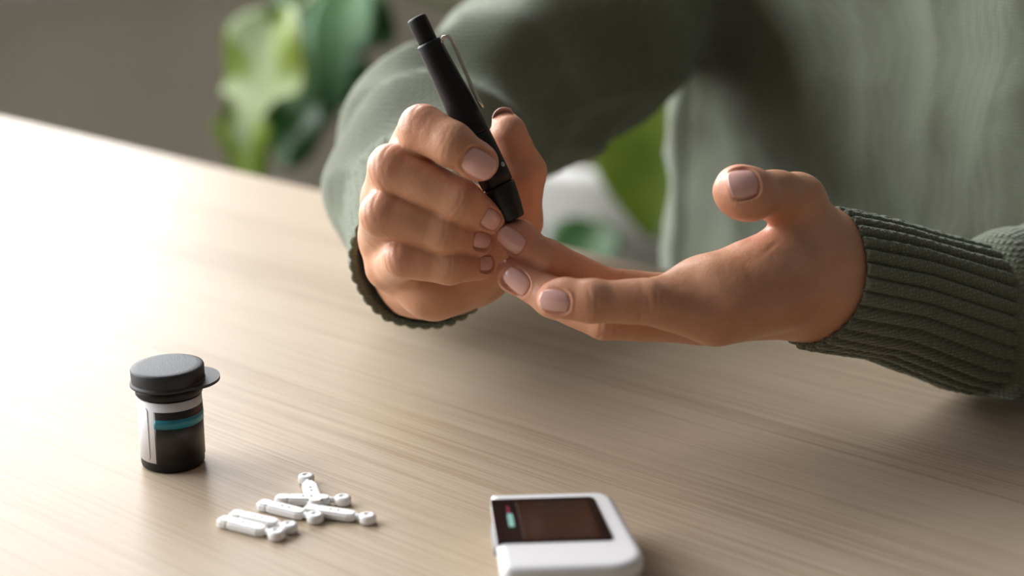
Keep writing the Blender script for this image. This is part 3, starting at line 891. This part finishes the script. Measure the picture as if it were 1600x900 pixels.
def slab(name, layers, m, parent):
    """layers: list of (outline, z); local (x, y) go along ex, ey from the back left corner"""
    vs, fs = [], []
    n = len(layers[0][0])
    for pts, z in layers:
        for x, y in pts: x = x * (.905 + .13 * y / H_); q = c0 + ex * x + ey * y; vs.append((q[0], q[1], z))
    for k in range(len(layers) - 1):
        for i in range(n):
            j = (i + 1) % n; fs.append((k * n + i, k * n + j, (k + 1) * n + j, (k + 1) * n + i))
    fs.append(tuple(range(n - 1, -1, -1))); fs.append(tuple((len(layers) - 1) * n + i for i in range(n)))
    o = pyd(name, vs, fs, m, parent, smooth=False)
    bm = bmesh.new(); bm.from_mesh(o.data); bmesh.ops.recalc_face_normals(bm, faces=bm.faces[:]); bm.to_mesh(o.data); bm.free()
    for p in o.data.polygons: p.use_smooth = len(p.vertices) == 4
    return o


w1, h1 = W_, H_
RR = (.0012, .007, .013, .004)
ins = lambda d: rrect(d, d, w1 - d, h1 - d, [max(r - d, .0006) for r in RR])
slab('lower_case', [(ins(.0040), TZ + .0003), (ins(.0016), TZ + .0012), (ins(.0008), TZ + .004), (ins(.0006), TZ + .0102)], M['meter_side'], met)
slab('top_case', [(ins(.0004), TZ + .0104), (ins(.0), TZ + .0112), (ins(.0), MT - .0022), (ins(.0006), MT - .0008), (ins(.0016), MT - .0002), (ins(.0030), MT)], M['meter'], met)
sx0, sx1, sy0, sy1 = -.0002, W_ - .0080, .0060, H_ * .685
o = slab('screen_bezel', [(rrect(sx0, sy0, sx1, sy1, (.0004, .0022, .0022, .0004)), MT - .001), (rrect(sx0, sy0, sx1, sy1, (.0004, .0022, .0022, .0004)), MT + .0003)], M['bezel'], met)
slab('display', [(rrect(sx0 + .0095, sy0 + .0032, sx1 - .0035, sy1 - .0022, (.0005,) * 4), MT), (rrect(sx0 + .0095, sy0 + .0032, sx1 - .0035, sy1 - .0022, (.0005,) * 4), MT + .0004)], M['screen'], met)
slab('magenta_mark', [(rrect(.0052, .0125, .0064, .0185, (.0003,) * 4), MT), (rrect(.0052, .0125, .0064, .0185, (.0003,) * 4), MT + .0004)], M['magenta'], met)
slab('mint_mark', [(rrect(.0050, .0188, .0070, .0295, (.0006,) * 4), MT), (rrect(.0050, .0188, .0070, .0295, (.0006,) * 4), MT + .0004)], M['mint'], met)
slab('strip_port', [(rrect(-.0006, .012, .004, .030, (.0005,) * 4), TZ + .006), (rrect(-.0006, .012, .004, .030, (.0005,) * 4), TZ + .0103)], M['hole_shade'], met)

# ------------------------------------------------------------------ potted plant
pc = P(985, 330, 2080); pc = np.array([pc[0], pc[1], 0])
plant = thing('potted_plant', 'blurred leafy plant in a tall white pot behind the person', 'plant', pc)
v, f = lathe([(0, .001), (.13, .001), (.135, .01), (.165, .555), (.165, .575), (.150, .575), (.147, .53), (0, .53)], pc, (0, 0, 1), 48); pot = pyd('pot', v, f, M['pot'], plant)
v, f = lathe([(0, .525), (.1475, .525), (.1475, .535), (0, .545)], pc, (0, 0, 1), 40); pyd('soil', v, f, M['soil'], plant)


def leaf(base, tip, nrmv, width, m, droop=.2, splits=0, cup=.15):
    """heart shaped leaf; splits cut slots in from the margin"""
    base = np.array(base); tip = np.array(tip); a = tip - base; Ln = np.linalg.norm(a); a = a / Ln
    n_ = nrm(np.array(nrmv) - a * (np.array(nrmv) @ a)); s = np.cross(a, n_)
    NU, NV = 26, 13; vs, fs = [], []
    for i in range(NU + 1):
        u = i / NU
        wd = width / 2 * (math.sin(math.pi * u ** .62) ** .75) * (1 if u > .02 else .3)
        for j in range(NV):
            v_ = -1 + 2 * j / (NV - 1)
            sl = 1.0
            if splits:
                ph = (u * splits) % 1.0
                if abs(v_) > .45 and .12 < u < .9: sl = 1.0 - .38 * (ph < .28) * (abs(v_) - .45) / .55
            x = v_ * wd * sl
            z = cup * wd * abs(v_) ** 1.5 - droop * Ln * u * u + .012 * math.sin(u * splits * 6.28 if splits else 0) * abs(v_)
            back = -.10 * Ln * abs(v_) ** 2 * (1 - u)
            vs.append(base + a * (u * Ln + back) + s * x + n_ * z)
    for i in range(NU):
        for j in range(NV - 1):
            k = i * NV + j; fs.append((k, k + 1, k + NV + 1, k + NV))
    o = pyd('leaf', vs, fs, m, plant)
    so = o.modifiers.new('thick', 'SOLIDIFY'); so.thickness = .0012
    return o


def stem(pts, r=.004):
    v, f = tube(pts, r, 8); pyd('stem', v, f, M['stem'], plant)


crown = pc + np.array([0, 0, .56])
# the leaves hanging at the left of the arm
b1 = P(535, -5, 1960); t1 = P(430, 250, 1900); leaf(b1, t1, D(-.25, .45, .85), .17, M['leaf_dark'], .12, 3)
b2 = P(435, 35, 1880); t2 = P(355, 305, 1850); leaf(b2, t2, D(-.60, .35, .72), .135, M['leaf'], .10, 2)
b3 = P(545, -15, 1930); t3 = P(505, 190, 1900); leaf(b3, t3, D(-.1, .65, .75), .075, M['leaf_sheen'], .10, 0)
for b in (b1, b2, b3):
    mid = (b + crown) / 2 + np.array([0, 0, .10]); stem([crown, crown * .6 + b * .4 + np.array([0, 0, .09]), mid * .4 + b * .6 + np.array([0, 0, .05]), b])
# leaves over the rim seen under the arm
leaf(P(1055, 140, 1890), P(1012, 368, 1860), D(-.2, .5, .85), .19, M['leaf'], .10, 0)
leaf(P(930, 355, 1890), P(880, 440, 1860), D(-.2, .6, .8), .085, M['leaf_dark'], .10, 0)
leaf(P(850, 255, 1990), P(825, 360, 1960), D(-.6, .4, .7), .06, M['leaf'], .1, 0)
stem([crown, P(1030, 190, 2040), P(1055, 140, 1890)]); stem([crown, P(945, 330, 1960), P(930, 355, 1890)])
stem([crown, P(880, 250, 2040), P(850, 255, 1990)])
leaf(crown + np.array([.05, .02, .25]), crown + np.array([.28, .05, .40]), (0, -.4, 1), .20, M['leaf'], .25, 5)
leaf(crown + np.array([.0, .1, .25]), crown + np.array([-.05, .32, .34]), (0, .1, 1), .20, M['leaf_dark'], .25, 5)
stem([crown, crown + np.array([.03, .01, .15]), crown + np.array([.05, .02, .25])]); stem([crown, crown + np.array([.0, .06, .14]), crown + np.array([.0, .1, .25])])
